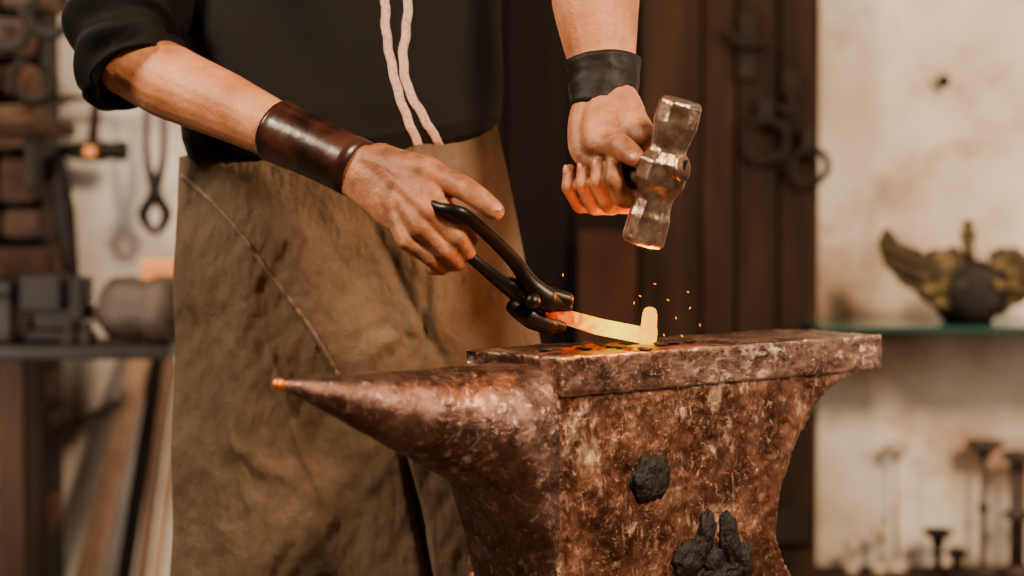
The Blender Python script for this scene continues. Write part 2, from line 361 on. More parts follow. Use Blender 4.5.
o = obj('boss', bm, M['boss'], anv, label='black clustered boss low on the body'); displace(o, .003, .012, 2)
def onface(px, py, z=FZ+.002):
    d = ray(px, py); t = (z-CZ)/d.z; return CAM+d*t
for i, (x, y) in enumerate([(578,347),(590,345),(601,348),(613,344),(628,348),(568,349)]):
    bm = bmesh.new(); c = onface(x, y); blob(bm, c, (.006,.004,.0016), i, .6, 2, 2)
    tag(obj('ember', bm, M['ember'], org=c), 'small glowing orange ember flake on the anvil face beside the hot bar', 'ember', 'embers on the anvil face')
for i, (x, y) in enumerate([(660,344),(672,342),(690,341),(545,350),(645,349),(584,348),(607,346),(620,347)]):
    bm = bmesh.new(); c = onface(x, y); blob(bm, c, (.008,.006,.002), i+9, .5, 2, 2)
    tag(obj('scale_flake', bm, M['boss'], org=c), 'tiny dark flake of scale lying on the anvil face', 'scale flake', 'dark scale flakes on the anvil face')
# ------------------------------------------------------------------ hot bar: straight square rod, end bent sharply up
bar0 = W(545,311,.10)
bm = bmesh.new()
tube(bm, [bar0, W(600,327,.145), W(652,337,.19)], [(.0068,.0068),(.0086,.0086),(.0088,.0088)], n=16, k=1, round_ends=False, square=True)
tube(bm, [W(648,341,.19), W(649,325,.19), W(650,314,.188)], [(.0086,.0088),(.0084,.0084),(.0078,.0078)], n=16, k=1, ref=(0,1,0), round_ends=True, square=True)
M['hot'] = emit('hot_steel', (1,.4,.05), 3.0, [(0,(.12,.004,.0)), (.15,(.36,.025,.0)), (.32,(.72,.13,0)), (.48,(1.0,.42,.0)), (.66,(1.0,.80,.0)), (.82,(1,.62,.0)), (1,(1,.36,0))], 0, .112)
o = tag(obj('hot_iron_bar', bm, M['hot'], org=bar0), 'glowing yellow-orange hot iron bar with upturned end, gripped in tongs on the anvil', 'iron bar'); voxel(o, .0011, 3)
for i, (x, y, Y) in enumerate([(668,300,.2),(676,318,.2),(688,292,.18),(700,325,.25),(640,296,.17),(655,284,.2),(664,335,.2),(682,336,.2),(634,303,.15),(563,275,.1),(690,308,.2)]):
    bm = bmesh.new(); c = W(x, y, Y); blob(bm, c, (.0007,.0007,.0016), i, .3, 1, 2, Matrix.Rotation(random.uniform(-1.2,1.2), 3, 'Y'))
    tag(obj('spark', bm, M['spark'], org=c), 'tiny orange spark flying above the hot bar', 'spark', 'sparks flying off the hot bar')
# ------------------------------------------------------------------ tongs
pv = W(536,303,.094)
tg = thing('tongs', pv, 'black steel blacksmith tongs gripping the glowing bar, held in a hand', 'tongs')
def rein(pts, r):
    b = bmesh.new(); tube(b, pts, r, n=12, k=5, ref=(0,-1,0)); return b
obj('rein', rein([W(424,199,.062), W(438,207,.045), W(452,210,.038), W(466,216,.040), W(492,238,.062), W(515,262,.080), W(530,283,.086), W(548,300,.088), W(556,303,.090), W(568,307,.094)],
    [(.004,.0045),(.004,.0055),(.0045,.006),(.0045,.007),(.0045,.0075),(.005,.008),(.006,.009),(.007,.013),(.006,.010),(.005,.005)]), M['black_steel'], tg)
obj('rein', rein([W(422,222,.082), W(442,234,.074), W(458,247,.070), W(478,263,.074), W(500,281,.086), W(520,296,.098), W(533,312,.102), W(545,322,.102), W(562,327,.106)],
    [(.004,.0045),(.004,.005),(.0045,.006),(.0045,.0065),(.005,.008),(.006,.010),(.007,.013),(.006,.010),(.005,.006)]), M['black_steel'], tg)
bm = bmesh.new(); tube(bm, [W(500,281,.092), W(525,290,.094), W(550,296,.092), W(569,301,.092)], [(.006,.006),(.008,.011),(.007,.010),(.005,.008)], n=12, ref=(0,-1,0)); obj('jaw', bm, M['black_steel'], tg)
bm = bmesh.new(); tube(bm, [W(512,306,.096), W(532,318,.098), W(552,327,.102)], [(.006,.008),(.008,.012),(.006,.009)], n=12, ref=(0,-1,0)); obj('jaw', bm, M['black_steel'], tg)
bm = bmesh.new(); lathe(bm, [(0,-.012),(.006,-.011),(.0085,-.006),(.0085,.012),(0,.014)], W(533,301,.080), V((0,1,0)), 16); obj('rivet', bm, M['black_steel'], tg)
# ------------------------------------------------------------------ hammer
ha, hb = W(572,187,.17), W(670,168,.07)
hd = (hb-ha).normalized()
ht, hbt = W(682,100,.062), W(642,244,.085)
hax = (hbt-ht).normalized(); HL = (hbt-ht).length
ham = thing('hammer', hb, 'steel forging hammer raised in the hand above the hot bar', 'hammer')
side = (hd-hax*hd.dot(hax)).normalized(); oth = hax.cross(side)
bm = bmesh.new(); rings = []
pr = [(0,.0195),(.02,.0225),(.17,.0235),(.20,.0222),(.32,.0190),(.36,.0200),(.42,.0265),(.56,.0270),(.63,.0215),(.68,.0190),(.76,.0200),(.80,.0222),(.97,.0228),(1,.0195)]
for t, r in pr:
    ring = []
    for q in range(8):
        a = 2*math.pi*(q+.5)/8
        s1 = 1.0; s2 = 1.0
        if .36 < t < .62: s1 = .95; s2 = 1.08
        ring.append(ht+hax*(HL*t)+side*(r*1.05*s1*math.cos(a))+oth*(r*1.05*s2*math.sin(a)))
    rings.append(ring)
rings_to_bm(bm, rings)
o = obj('head', bm, M['hammer'], ham, smooth=False); b = o.modifiers.new('bevel', 'BEVEL'); b.width = .0022; b.segments = 3; b.limit_method = 'ANGLE'; b.angle_limit = .2
bm = bmesh.new(); hm = ht+hax*(HL*.49)
tube(bm, [hm-hd*.118, hm-hd*.08, hm+hd*.0, hm+hd*.030], [(.0140,.012),(.013,.0115),(.0105,.009),(.0105,.009)], n=20, k=3, ref=hax, round_ends=False)
obj('handle', bm, M['wood_handle'], ham)
bm = bmesh.new(); tube(bm, [hm+hd*.0235, hm+hd*.0285], [(.0145,.012),(.0145,.012)], n=24, k=1, ref=hax, round_ends=False); obj('eye_rim', bm, M['hammer'], ham)
bm = bmesh.new(); box(bm, (0,0,0), (1,1,1)); 
for v in bm.verts: v.co = hm+hd*(.030+v.co.x*.003)+hax*(v.co.y*.014)+oth*(v.co.z*.003)
obj('wedge', bm, M['iron'], ham, smooth=False)
# ------------------------------------------------------------------ person
per = thing('person', (-.2,.40,0), 'person in black shirt, canvas apron and leather wrist cuffs forging at the anvil', 'person')
bm = bmesh.new()
def T(pts, r, **k): tube(bm, pts, r, n=k.pop('n',14), k=k.pop('k',3), **k)
T([(-.2,.40,.92),(-.2,.40,1.05),(-.2,.40,1.2),(-.2,.40,1.34)], [(.10,.150),(.095,.140),(.10,.15),(.09,.15)], ref=(0,-1,0), n=24)
T([(-.37,.40,1.40),(-.2,.40,1.42),(-.03,.40,1.40)], [.055,.075,.055])
T([(-.2,.40,1.40),(-.2,.385,1.50),(-.2,.37,1.58)], [.062,.056,.056])
T([(-.2,.355,1.585),(-.2,.36,1.65),(-.2,.37,1.70)], [(.075,.055),(.09,.072),(.088,.076)], ref=(0,-1,0), n=20)
T([(-.2,.285,1.66),(-.2,.262,1.63)], [.010,.014]); T([(-.275,.37,1.66),(-.28,.375,1.625)], [.012,.010]); T([(-.125,.37,1.66),(-.12,.375,1.625)], [.012,.010])
T([(-.2,.28,1.60),(-.2,.275,1.592)], [(.008,.022),(.008,.022)], ref=(0,-1,0))
for s in (-1, 1):
    T([(-.2+s*.09,.40,.92),(-.2+s*.11,.39,.50),(-.2+s*.12,.42,.10)], [.085,.058,.04]); T([(-.2+s*.12,.42,.06),(-.2+s*.14,.30,.04)], [.04,.032])
el = W(130,60,.275)
T([(-.375,.40,1.40),(-.43,.36,1.25),el], [.052,.048,.042])
FA = [el, W(170,82,.255), W(225,106,.215), W(290,137,.17), W(356,168,.13)]
T(FA, [.0405,.042,.037,.0295,(.0255,.0285)], ref=(0,0,1), k=5, n=20)
# hand on the tongs: closed fist, thumb along the upper rein
MC = [W(434,197,.062), W(431,212,.056), W(421,227,.057), W(407,240,.064)]
for m_, r0, r1, so in zip(MC, (.018,.018,.017,.016), (.0130,.0128,.0124,.0118), (0,3,7,11)):
    T([W(352,163+so,.130), W(385,(166+so*1.5),.100), m_], [.02, r0, r1])
T([W(345,165,.133), W(372,178,.112), W(398,196,.088), W(415,214,.076)], [(.024,.026),(.0225,.033),(.0195,.036),(.0150,.032)], ref=(0,-1,0), n=24, k=4)
T([W(398,184,.087), W(422,200,.073)], [.0178,.0138]); T([W(390,208,.088), W(409,230,.076)], [.0178,.0138])
FG = [ [MC[0], W(459,223,.057), W(470,238,.072), W(462,246,.092)],
       [MC[1], W(457,238,.056), W(467,252,.072), W(457,257,.094)],
       [MC[2], W(447,251,.059), W(457,263,.076), W(446,265,.096)],
       [MC[3], W(432,259,.066), W(442,268,.082), W(431,269,.098)] ]
for f, r in zip(FG, ((.0118,.0107,.0097,.008), (.0120,.0108,.0098,.008), (.0114,.0102,.0092,.0076), (.0106,.0092,.0083,.007))):
    T([f[0], f[0].lerp(f[1],.5)+V((0,.002,0)), f[1]], [r[0], (r[0]+r[1])/2*.96, r[1]], k=2)
    T([f[1], f[2]], [r[1], r[2]], k=1); T([f[2], f[3]], [r[2], r[3]], k=1)
TH = [W(380,162,.112), W(428,171,.076), W(465,189,.052), W(495,211,.042)]
T([TH[0], (TH[0]+TH[1])/2+V((0,-.002,-.002)), TH[1]], [.021,.019,.0158]); T([TH[1], (TH[1]+TH[2])/2, TH[2]], [.0156,.0130,.0132]); T([TH[2], W(480,199,.046), TH[3]], [.0130,.0120,.0102])
T([TH[1], W(430,188,.070)], [.0155,.013])
# arm holding hammer
el2 = W(592,-115,.22)
T([(-.025,.40,1.40),(.04,.30,1.345),el2], [.052,.05,.046])
T([el2, W(594,-50,.212), W(596,5,.203), W(601,55,.19), W(604,98,.175)], [.046,.05,.0475,.038,(.0295,.032)], k=5, n=20)
up = V((0,0,1)); up = (up-hd*up.dot(hd)).normalized(); far = up.cross(hd)
if far.y < 0: far = -far
fr = (.608,.458,.305,.155)
H2 = []
for j, f in enumerate(fr):
    c = ha+(hb-ha)*f; q = (.003,.0,.001,.005)[j]
    H2.append([c+up*.039+far*.012, c+up*.006+far*.031, c-up*(.027-q)+far*.014, c-up*(.027-q)-far*.013, c-up*.003-far*.0270, c+up*.014-far*.0235])
w2 = W(604,98,.175)
for j, (h, r) in enumerate(zip(H2, ((.0136,.012,.0112,.0110,.0104,.0088), (.0136,.012,.0114,.0112,.0104,.0089), (.0130,.0115,.0109,.0107,.0099,.0084), (.0120,.0107,.0100,.0097,.0091,.0078)))):
    T([w2+V((.013-.009*j,0,.005)), (w2+h[0])/2+V((.011-.007*j,-.004,.004)), h[0]], [.0205,.0178,.0146])
    for i in range(5): T([h[i], h[i].lerp(h[i+1],.5), h[i+1]], [r[i], (r[i]+r[i+1])/2*.95, r[i+1]], k=2)
T([w2, (w2+H2[1][0])/2, (H2[1][0]+H2[2][0])/2], [(.025,.032),(.021,.039),(.016,.038)], ref=(-.5,-.8,0))
T([w2+V((.012,0,-.006)), W(633,121,.14), W(645,136,.113)], [.0195,.0165,.0125])
T([w2+V((-.012,-.006,-.006)), W(587,124,.155), W(585,147,.135), W(590,159,.125)], [.0215,.021,.018,.014])
T([W(590,138,.145), H2[3][0]], [.018,.013])
cI = ha+(hb-ha)*.68; cM = ha+(hb-ha)*.42
t2 = [w2+V((-.002,-.018,-.012)), cM+up*.038-far*.018, cI+up*.029-far*.021, ha+(hb-ha)*.84+up*.012-far*.023]
T([t2[0], (t2[0]+t2[1])/2+V((-.001,-.006,0)), t2[1]], [.0205,.0198,.0166]); T([t2[1], t2[1].lerp(t2[2],.5), t2[2]], [.016,.0130,.0134], k=2); T([t2[2], t2[2].lerp(t2[3],.55), t2[3]], [.0132,.0124,.0097], k=2)
T([t2[1], H2[0][0]], [.016,.013])
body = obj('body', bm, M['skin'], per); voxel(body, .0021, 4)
def nail(c, d, n, l=.0065, w=.0055):
    b = bmesh.new(); d = V(d).normalized(); n = V(n); n = (n-d*n.dot(d)).normalized(); s = d.cross(n)
    r = bmesh.ops.create_icosphere(b, subdivisions=3, radius=1)
    for v in r['verts']:
        q = v.co.copy(); v.co = V(c)+d*(q.x*l)+s*(q.y*w)+n*(q.z*.0014-.0016*q.y*q.y)
    obj('fingernail', b, M['nail'], body)
dt = TH[3]-TH[2]; nn = V((.2,-.9,.55)); nn = (nn-dt.normalized()*nn.dot(dt.normalized())).normalized()
nail(TH[3]+nn*.0091-dt.normalized()*.001, dt, nn, .0075, .0062)
dt = t2[3]-t2[2]; nn = (up*.4-far).normalized(); nail(t2[3]+nn*.0088-dt.normalized()*.001, dt, nn, .007, .0058)
for h in H2[1:]:
    dt = h[5]-h[4]; nn = -far; nn = (nn-dt.normalized()*nn.dot(dt.normalized())).normalized(); nail(h[5]+nn*.0077, dt, nn, .0054, .0047)
bm = bmesh.new(); blob(bm, (-.2,.39,1.725), (.083,.10,.07), 3, .08, 4); obj('hair', bm, M['hair'], per)
# cuffs
def cuff(pts, rad, m, label, ref=None, wob=0):
    b = bmesh.new(); P = [V(p) for p in pts]
    def shell(p, r, off): 
        return tube(bmesh.new(), p, [x+off for x in r], n=48, k=6, ref=ref, round_ends=False, fn=(lambda t, a: wob*noise.noise(V((math.cos(a)*2, math.sin(a)*2, t*4)))) if wob else None)
    o1 = shell(P, rad, 0); i1 = shell(P, rad, -.004)
    def lip(rg, o): 
        c = sum(rg, V())/len(rg); return [c+(p-c)*(1+o) for p in rg]
    rings = [lip(i1[0], 0)]+[lip(o1[0], -.02)]+[lip(o1[0], .012)]+[lip(o1[2], .02)]+[lip(o1[3], -.005)]+o1[4:-4]+[lip(o1[-4], -.005)]+[lip(o1[-3], .02)]+[lip(o1[-1], .012)]+[lip(o1[-1], -.02)]+[i1[-1]]
    rings_to_bm(b, rings, cap=False)
    return obj('wrist_cuff', b, m, per, label=label)
def fpt(p, q, t): return FA[p].lerp(FA[q], t)
cuff([fpt(2,3,.80), FA[3], fpt(3,4,.5)+V((0,0,.001)), fpt(3,4,1.05)], [.0345,.0335,.0325,.0315], M['leather'], 'smooth dark brown leather wrist cuff')
cuff([W(603,62,.190), W(604,78,.185), W(604,92,.180), W(602,112,.174)], [.0405,.039,.0372,.0366], M['leather_black'], 'black leather wrist cuff on the hammer arm', wob=.003)
# shirt torso
SR = [(1.000,.160,.104),(1.006,.172,.122),(1.016,.180,.136),(1.035,.186,.142),(1.065,.188,.141),(1.12,.187,.134),(1.2,.190,.127),(1.3,.195,.122),(1.38,.19,.115),(1.43,.15,.10),(1.465,.09,.08),(1.48,.068,.068)]
bm = bmesh.new(); rings = []
N = 200; KS = 140
for i in range(KS+1):
    t = i/KS*(len(SR)-1); a = int(min(t, len(SR)-2)); f = t-a
    z, hx, hy = [SR[a][c]*(1-f)+SR[a+1][c]*f for c in range(3)]
    ring = []
    for q in range(N):
        an = 2*math.pi*q/N; c, s = math.cos(an), math.sin(an)
        e = .82; cx = math.copysign(abs(c)**e, c); sy = math.copysign(abs(s)**e, s)
        low = max(0, min(1, (1.16-z)/.16))
        fold = math.sin((z*34+c*9)+2.5*noise.noise(V((c*2,s*2,z*4))))
        d = 1+.014*low*math.sin(an*9+z*20)+.02*low*noise.noise(V((c*6, s*6, z*12)))+.02*noise.noise(V((c*2.5, s*2.5, z*6)))+.034*fold*min(1,max(0,(z-1.02)*10))*(.35+.65*abs(c))
        zz = z-.010*low+.034*low*max(0, cx-.25)/.75+.004*low*noise.noise(V((c*4, s*4, 0)))
        ring.append(V((-.2+hx*cx*(1+(d-1)*.4), .40+hy*sy*d, zz)))
    rings.append(ring)
rings_to_bm(bm, rings)
bvh = BVHTree.FromBMesh(bm)
shirt = obj('shirt', bm, M['shirt'], per)
def hit(b, px, py, off):
    d = ray(px, py).normalized(); r = b.ray_cast(CAM, d)
    return (r[0]-d*off, r[1]) if r[0] is not None else (W(px, py, .27), V((0,-1,0)))
def ribbon(path, half, ph=0):
    P, _ = resample([V((x, y, 0)) for x, y in path], [1]*len(path), 36)
    L = []; s = 0
    for i, p in enumerate(P):
        t = (P[min(i+1, len(P)-1)]-P[max(i-1, 0)]).normalized(); n = V((-t.y, t.x, 0))
        if i: s += (p-P[i-1]).length
        cx = p+n*.5*math.sin(s*2*math.pi/26+ph)
        row = []
        for j in (-1,-.5,0,.5,1):
            q = cx+n*half*j; h, _n = hit(bvh, q.x, q.y, .0012)
            row.append(h)
        L.append(row)
    b = bmesh.new(); rings_to_bm(b, L, cap=False, closed=False); return b
for path in ([(383,-60),(385,0),(386,30),(391,62),(399,95),(410,125),(421,152)], [(407,-60),(408,0),(406,30),(403,58),(408,88),(424,118),(440,146)]):
    o = obj('trim_ribbon', ribbon(path, 4.4), M['trim'], shirt); q = o.modifiers.new('solid', 'SOLIDIFY'); q.thickness = .0008; q.offset = 0
# sleeves
def sleeve(pts, rad, seed):
    b = bmesh.new()
    def fn(t, a):
        ca, sa = math.cos(a), math.sin(a)
        return .008*noise.noise(V((ca*1.5, sa*1.5+seed, t*7)))+.007*math.sin(t*36+2.4*math.cos(a+seed)+2.5*noise.noise(V((ca, sa, t*5))))*min(1,t*1.2)
    rg = tube(bmesh.new(), pts, rad, n=72, k=16, round_ends=False, fn=fn)
    c = sum(rg[-1], V())/len(rg[-1])
    c2 = sum(rg[-6], V())/len(rg[-6])
    c9 = sum(rg[-7], V())/len(rg[-7])
    rings = rg[:-8]+[[c9+(p-c9)*.985 for p in rg[-7]]]+[[sum(r_, V())/len(r_)+(p-sum(r_, V())/len(r_))*1.06 for p in r_] for r_ in rg[-6:-1:2]]
    rings += [[c+(p-c)*1.05 for p in rg[-1]], [c+(p-c)*.97 for p in rg[-1]], [c2+(p-c2)*.9 for p in rg[-6]], [c2+(p-c2)*.1 for p in rg[-6]]]
    rings_to_bm(b, rings); return b
obj('sleeve', sleeve([(-.33,.40,1.405),(-.385,.39,1.33),(-.412,.365,1.24),W(130,5,.315),W(122,42,.285),W(137,75,.262)], [.078,.076,.075,.067,.058,.052], 1), M['shirt'], shirt)
obj('sleeve', sleeve([(-.07,.40,1.405),(.0,.36,1.385),(.05,.29,1.345),W(590,-125,.225)], [.075,.068,.062,.058], 5), M['shirt'], shirt)
# apron
bm = bmesh.new(); rings = []
NS, NT = 200, 260
def ap(s, t):
    z = 1.032-t*.60
    xl = -.392-.012*t+.002*math.sin(t*19); xr = -.022+.105*min(1,t*1.15)**.9
    x = xl+(xr-xl)*(s*.5+.5)
    y = .262+.105*abs(s)**3.2+.012*t+.022*max(0, 1-t/.09)**1.5
    am = .003+.008*t
    y += am*math.sin(s*5.2+1.2+t*1.4)+am*.5*math.sin(s*11-t*3)+.008*noise.noise(V((s*2.2, t*3, 4)))*min(1,.2+t*3)+.006*noise.noise(V((s*5+t*4, t*8-s*3, 2)))*min(1,.2+t*5)+.003*noise.noise(V((s*14+t*8, t*22, 2)))+.0012*noise.noise(V((s*40, t*50, 2)))
    # creases radiating from the waist and hip
    for (s0, t0, ds, dt_, w_, a_) in ((.1,.10,.55,.50,.026,.007),(-.5,.30,.35,.45,.022,.006),(.55,.12,-.25,.45,.028,.006),(.0,.42,.40,-.05,.018,.006),(.12,.36,.3,.05,.014,.004),(-.75,.55,.5,.12,.022,.006),(-.3,.72,.35,.2,.02,.005),(-.85,.2,.3,.5,.024,.005)):
        L2 = ds*ds+dt_*dt_; u = ((s-s0)*ds+(t-t0)*dt_)/L2
        if 0 < u < 1:
            dd = abs((s-s0)*dt_-(t-t0)*ds)/math.sqrt(L2)+.01*noise.noise(V((u*5,s0*9,0)))
            y += a_*math.exp(-(dd/w_)**2)*math.sin(math.pi*u)*(1 if s0 > 0 else -1)
    fx = .20+.12*(t-.5)*2; g = math.exp(-((s-fx)/.020)**2)*max(0, min(1, (t-.5)*5)); y += .022*g
    zz = z+.026*s*(1-t)
    return V((x, y, zz))
for j in range(NT+1): rings.append([ap(-1+2*i/NS, j/NT) for i in range(NS+1)])
rings_to_bm(bm, rings, cap=False, closed=False)
abvh = BVHTree.FromBMesh(bm)
apr = obj('apron', bm, M['apron'], per)
so = apr.modifiers.new('solid', 'SOLIDIFY'); so.thickness = .003
bm = bmesh.new(); P, _ = resample([V((182,176,0)), V((225,215,0)), V((275,280,0)), V((312,330,0)), V((340,378,0))], [1]*5, 24)
pts = [hit(abvh, p.x, p.y, .0004+.0006*math.sin(i*1.1))[0] for i, p in enumerate(P)]
tube(bm, pts, [.0030+.0004*math.sin(i*1.3) for i in range(len(pts))], n=8, k=1); obj('seam', bm, M['apron_seam'], apr)
bm = bmesh.new()
tube(bm, [(-.2,.41,1.0),(-.2,.41,.86)], [(.105,.160),(.11,.165)], n=32, k=1, ref=(0,-1,0))
for s in (-1, 1): tube(bm, [(-.2+s*.085,.41,.90),(-.2+s*.11,.40,.5),(-.2+s*.12,.42,.09)], [.09,.075,.062], n=24, k=8)
obj('trousers', bm, M['trouser'], per)
for s in (-1, 1):
    bm = bmesh.new(); tube(bm, [(-.2+s*.12,.44,.055),(-.2+s*.13,.36,.052),(-.2+s*.145,.25,.042)], [(.055,.048),(.052,.05),(.038,.045)], n=20, k=5, ref=(0,0,1))
    tube(bm, [(-.2+s*.12,.42,.06),(-.2+s*.12,.42,.17)], [.055,.055], n=20, k=1)
    for v in bm.verts: v.co.z = max(v.co.z, 0)
    obj('boot', bm, M['leather_black'], per)
# ------------------------------------------------------------------ left background
BY = 1.26
bt = W(0,346,BY).z
bench = thing('workbench', (W(60,0,BY).x, BY+.1, 0), 'dark iron-topped workbench against the left wall', 'workbench')
bm = bmesh.new(); boxc(bm, (W(-160,0,BY).x, BY, bt-.022), (W(165,0,BY).x, BY+.2, bt)); obj('worktop', bm, M['iron'], bench, smooth=False, bevel=.004)
for px in (-150, 4):
    for yy in (BY+.03, BY+.17):
        bm = bmesh.new(); x = W(px,0,BY).x; boxc(bm, (x-.02, yy-.02, 0), (x+.02, yy+.02, bt-.023)); obj('leg', bm, M['wood_dark'], bench, smooth=False)
def single(name, bm, m, org, label, cat, **k): return tag(obj(name, bm, m, org=V(org), **k), label, cat)
bm = bmesh.new(); a, b = W(106,306,BY+.08), W(182,332,BY+.05)
a.z = b.z = bt+.055; ax = (b-a).normalized(); lathe(bm, [(0,0),(.036,0),(.050,.012),(.053,.05),(.045,.07),(.054,.09),(.054,(b-a).length-.012),(.04,(b-a).length),(0,(b-a).length)], a, ax, 20)
single('sledgehammer_head', bm, M['iron_grey'], a, 'heavy grey-brown sledgehammer head lying on the dark bench', 'hammer head')
c = W(160,278,BY+.16); bm = bmesh.new(); box(bm, (c.x, c.y, (c.z+.03+bt)/2), (.055,.04,c.z+.03-bt))
single('wooden_block', bm, M['wood_orange'], (c.x,c.y,bt), 'small orange-toned wooden block standing at the right end of the bench', 'block', smooth=False, bevel=.003)
vz = thing('bench_vise', (W(52,0,BY).x, BY+.1, bt), 'dark iron bench vise with round screw on the left bench', 'vise')
c = V((W(52,0,BY).x, BY+.1, bt))
bm = bmesh.new(); boxc(bm, c+V((-.06,-.04,0)), c+V((.03,.05,.02))); boxc(bm, c+V((-.05,-.03,.02)), c+V((.02,.04,.06))); obj('base', bm, M['iron'], vz, smooth=False, bevel=.005)
bm = bmesh.new(); boxc(bm, c+V((-.07,-.045,.05)), c+V((-.0,.045,.11))); obj('fixed_jaw', bm, M['iron'], vz, smooth=False, bevel=.006)
bm = bmesh.new(); boxc(bm, c+V((.010,-.04,.035)), c+V((.035,.04,.105))); obj('moving_jaw', bm, M['iron'], vz, smooth=False, bevel=.006)
bm = bmesh.new(); lathe(bm, [(0,0),(.012,0),(.012,.015),(.019,.017),(.019,.03),(0,.03)], c+V((.032,0,.045)), V((1,0,0)), 16); obj('screw', bm, M['iron_grey'], vz)
bm = bmesh.new(); tube(bm, [c+V((.056,-.06,.045)), c+V((.056,.05,.045))], [.005,.005], n=8, k=1); obj('handle', bm, M['iron_grey'], vz)
c = V((W(-38,0,BY).x, BY+.11, bt)); tb = thing('toolbox', c, 'black metal toolbox at the left end of the bench', 'toolbox')
bm = bmesh.new(); boxc(bm, c+V((-.1,-.06,0)), c+V((.06,.07,.075))); obj('box', bm, M['iron'], tb, smooth=False, bevel=.004)
bm = bmesh.new(); boxc(bm, c+V((-.103,-.063,.076)), c+V((.063,.073,.1))); obj('lid', bm, M['iron'], tb, smooth=False, bevel=.006)
bm = bmesh.new(); tube(bm, [c+V((-.05,0,.1)), c+V((-.04,0,.125)), c+V((.02,0,.125)), c+V((.03,0,.1))], [.005]*4, n=8, k=3); obj('handle', bm, M['iron_grey'], tb)
for i, px in enumerate((64, 82)):
    c = V((W(px,0,BY).x+.0, BY+.02, bt)); bm = bmesh.new(); lathe(bm, [(0,0),(.014,0),(.016,.006),(.016,.02),(.008,.024),(.008,.036),(0,.037)], c, n=14)
    single('iron_bolt', bm, M['iron_rust'], c, ('left' if i == 0 else 'right')+' one of two short iron bolts at the front of the bench', 'bolt')['group'] = 'iron bolts on the bench'
def lean(name, a, b, w, d, m, label, cat='plank'):
    bm = bmesh.new(); a = V(a); b = V(b)
    dr = (a-b).normalized(); a2 = a+dr*((a.z-.012)/abs(dr.z)) if a.z > .02 else a
    beam(bm, a2, b, w, d); 
    return single(name, bm, m, a2, label, cat, smooth=False, bevel=.003)
lean('plank', W(88,576,1.56), W(142,350,1.70), .042, .02, M['wood_pale'], 'wide pale grey-brown plank leaning against the wall under the bench')
lean('plank', W(130,540,1.57), W(160,350,1.70), .026, .02, M['wood_black'], 'narrow dark plank leaning beside the wide pale one')
lean('plank', W(146,540,1.57), W(172,350,1.70), .020, .02, M['wood_brown'], 'thin brown stick leaning third from the brick pier')
lean('plank', W(161,540,1.57), W(187,350,1.70), .016, .02, M['wood_pale'], 'thin pale stick leaning closest to the apron')
bm = bmesh.new(); a, b = W(38,442,1.49), W(112,406,1.58); tube(bm, [a-(b-a)*.1, a, b, b+(b-a)*.1], [.006]*4, n=10, k=1)
single('iron_rod', bm, M['iron'], a, 'thin dark iron rod leaning diagonally in front of the pale wall', 'rod')
# hanging tools
HY = 1.66
rail = thing('tool_rail', W(110,95,HY), 'dark iron hanging rail on the left wall above the bench', 'rail')
bm = bmesh.new(); a, b = W(48,98,HY), W(200,98,HY); tube(bm, [a, b], [.005,.005], n=8, k=1); obj('bar', bm, M['iron'], rail)
for px in (60, 190):
    bm = bmesh.new(); p_ = W(px,98,HY); tube(bm, [p_, V((p_.x,1.75,p_.z))], [.004,.004], n=8, k=1); obj('bracket', bm, M['iron'], rail)
hh = thing('hanging_hammer', W(96,150,HY-.03), 'dark cross-peen hammer hanging head down on the left wall', 'hammer')
bm = bmesh.new(); c = W(93,151,HY-.03); lathe(bm, [(0,-.065),(.006,-.064),(.016,-.03),(.019,-.01),(.019,.02),(.015,.03),(.018,.045),(.018,.06),(0,.062)], c, V((1,0,0)), 14); obj('head', bm, M['iron'], hh)
bm = bmesh.new(); tube(bm, [c+V((0,0,.018)), W(97,92,HY-.03)], [.010,.008], n=10, k=1); obj('handle', bm, M['wood_dark'], hh)
bm = bmesh.new(); boxc(bm, c+V((-.01,-.026,-.01)), c+V((.008,-.018,.008))); obj('wedge', bm, M['wood_orange'], hh, smooth=False)  # orange glint on the hammer head, put in as a coloured block
ht2 = thing('hanging_tongs', W(155,160,HY-.03), 'pair of dark tongs hanging beside the hammer on the left wall', 'tongs')
for s in (-1, 1):
    bm = bmesh.new(); tube(bm, [W(155+s*7,92,HY-.03), W(155+s*9,150,HY-.03), W(155,192,HY-.03+s*.006), W(155-s*12,214,HY-.03+s*.006), W(155-s*3,232,HY-.03)], [.005,.006,.010,.011,.006], n=8, k=3); obj('arm', bm, M['iron'], ht2)
bm = bmesh.new(); lathe(bm, [(0,-.02),(.012,-.02),(.012,.014),(0,.014)], W(155,195,HY-.03), V((0,1,0)), 12); obj('rivet', bm, M['iron'], ht2)
bm = bmesh.new(); tube(bm, [W(56,160,1.47), W(64,215,1.475), W(72,280,1.47)], [(.008,.016),(.008,.02),(.008,.012)], n=10, ref=(0,-1,0)); 
single('farrier_rasp', bm, M['iron'], W(64,160,1.47), 'long dark flat rasp hung upright beside the brick pier', 'rasp')
SY = 1.33
shf = thing('wall_shelf', W(20,120,SY), 'dark wooden shelf on the brick pier at upper left', 'shelf')
z = W(0,122,SY).z
bm = bmesh.new(); boxc(bm, (W(-120,0,SY).x, SY, z-.02), (W(56,0,SY).x, 1.48, z)); obj('board', bm, M['wood_dark'], shf, smooth=False, bevel=.003)
bm = bmesh.new(); boxc(bm, (W(20,0,SY).x, SY+.02, z-.1), (W(28,0,SY).x, 1.48, z-.021)); obj('bracket', bm, M['iron'], shf, smooth=False)
hs_src = None
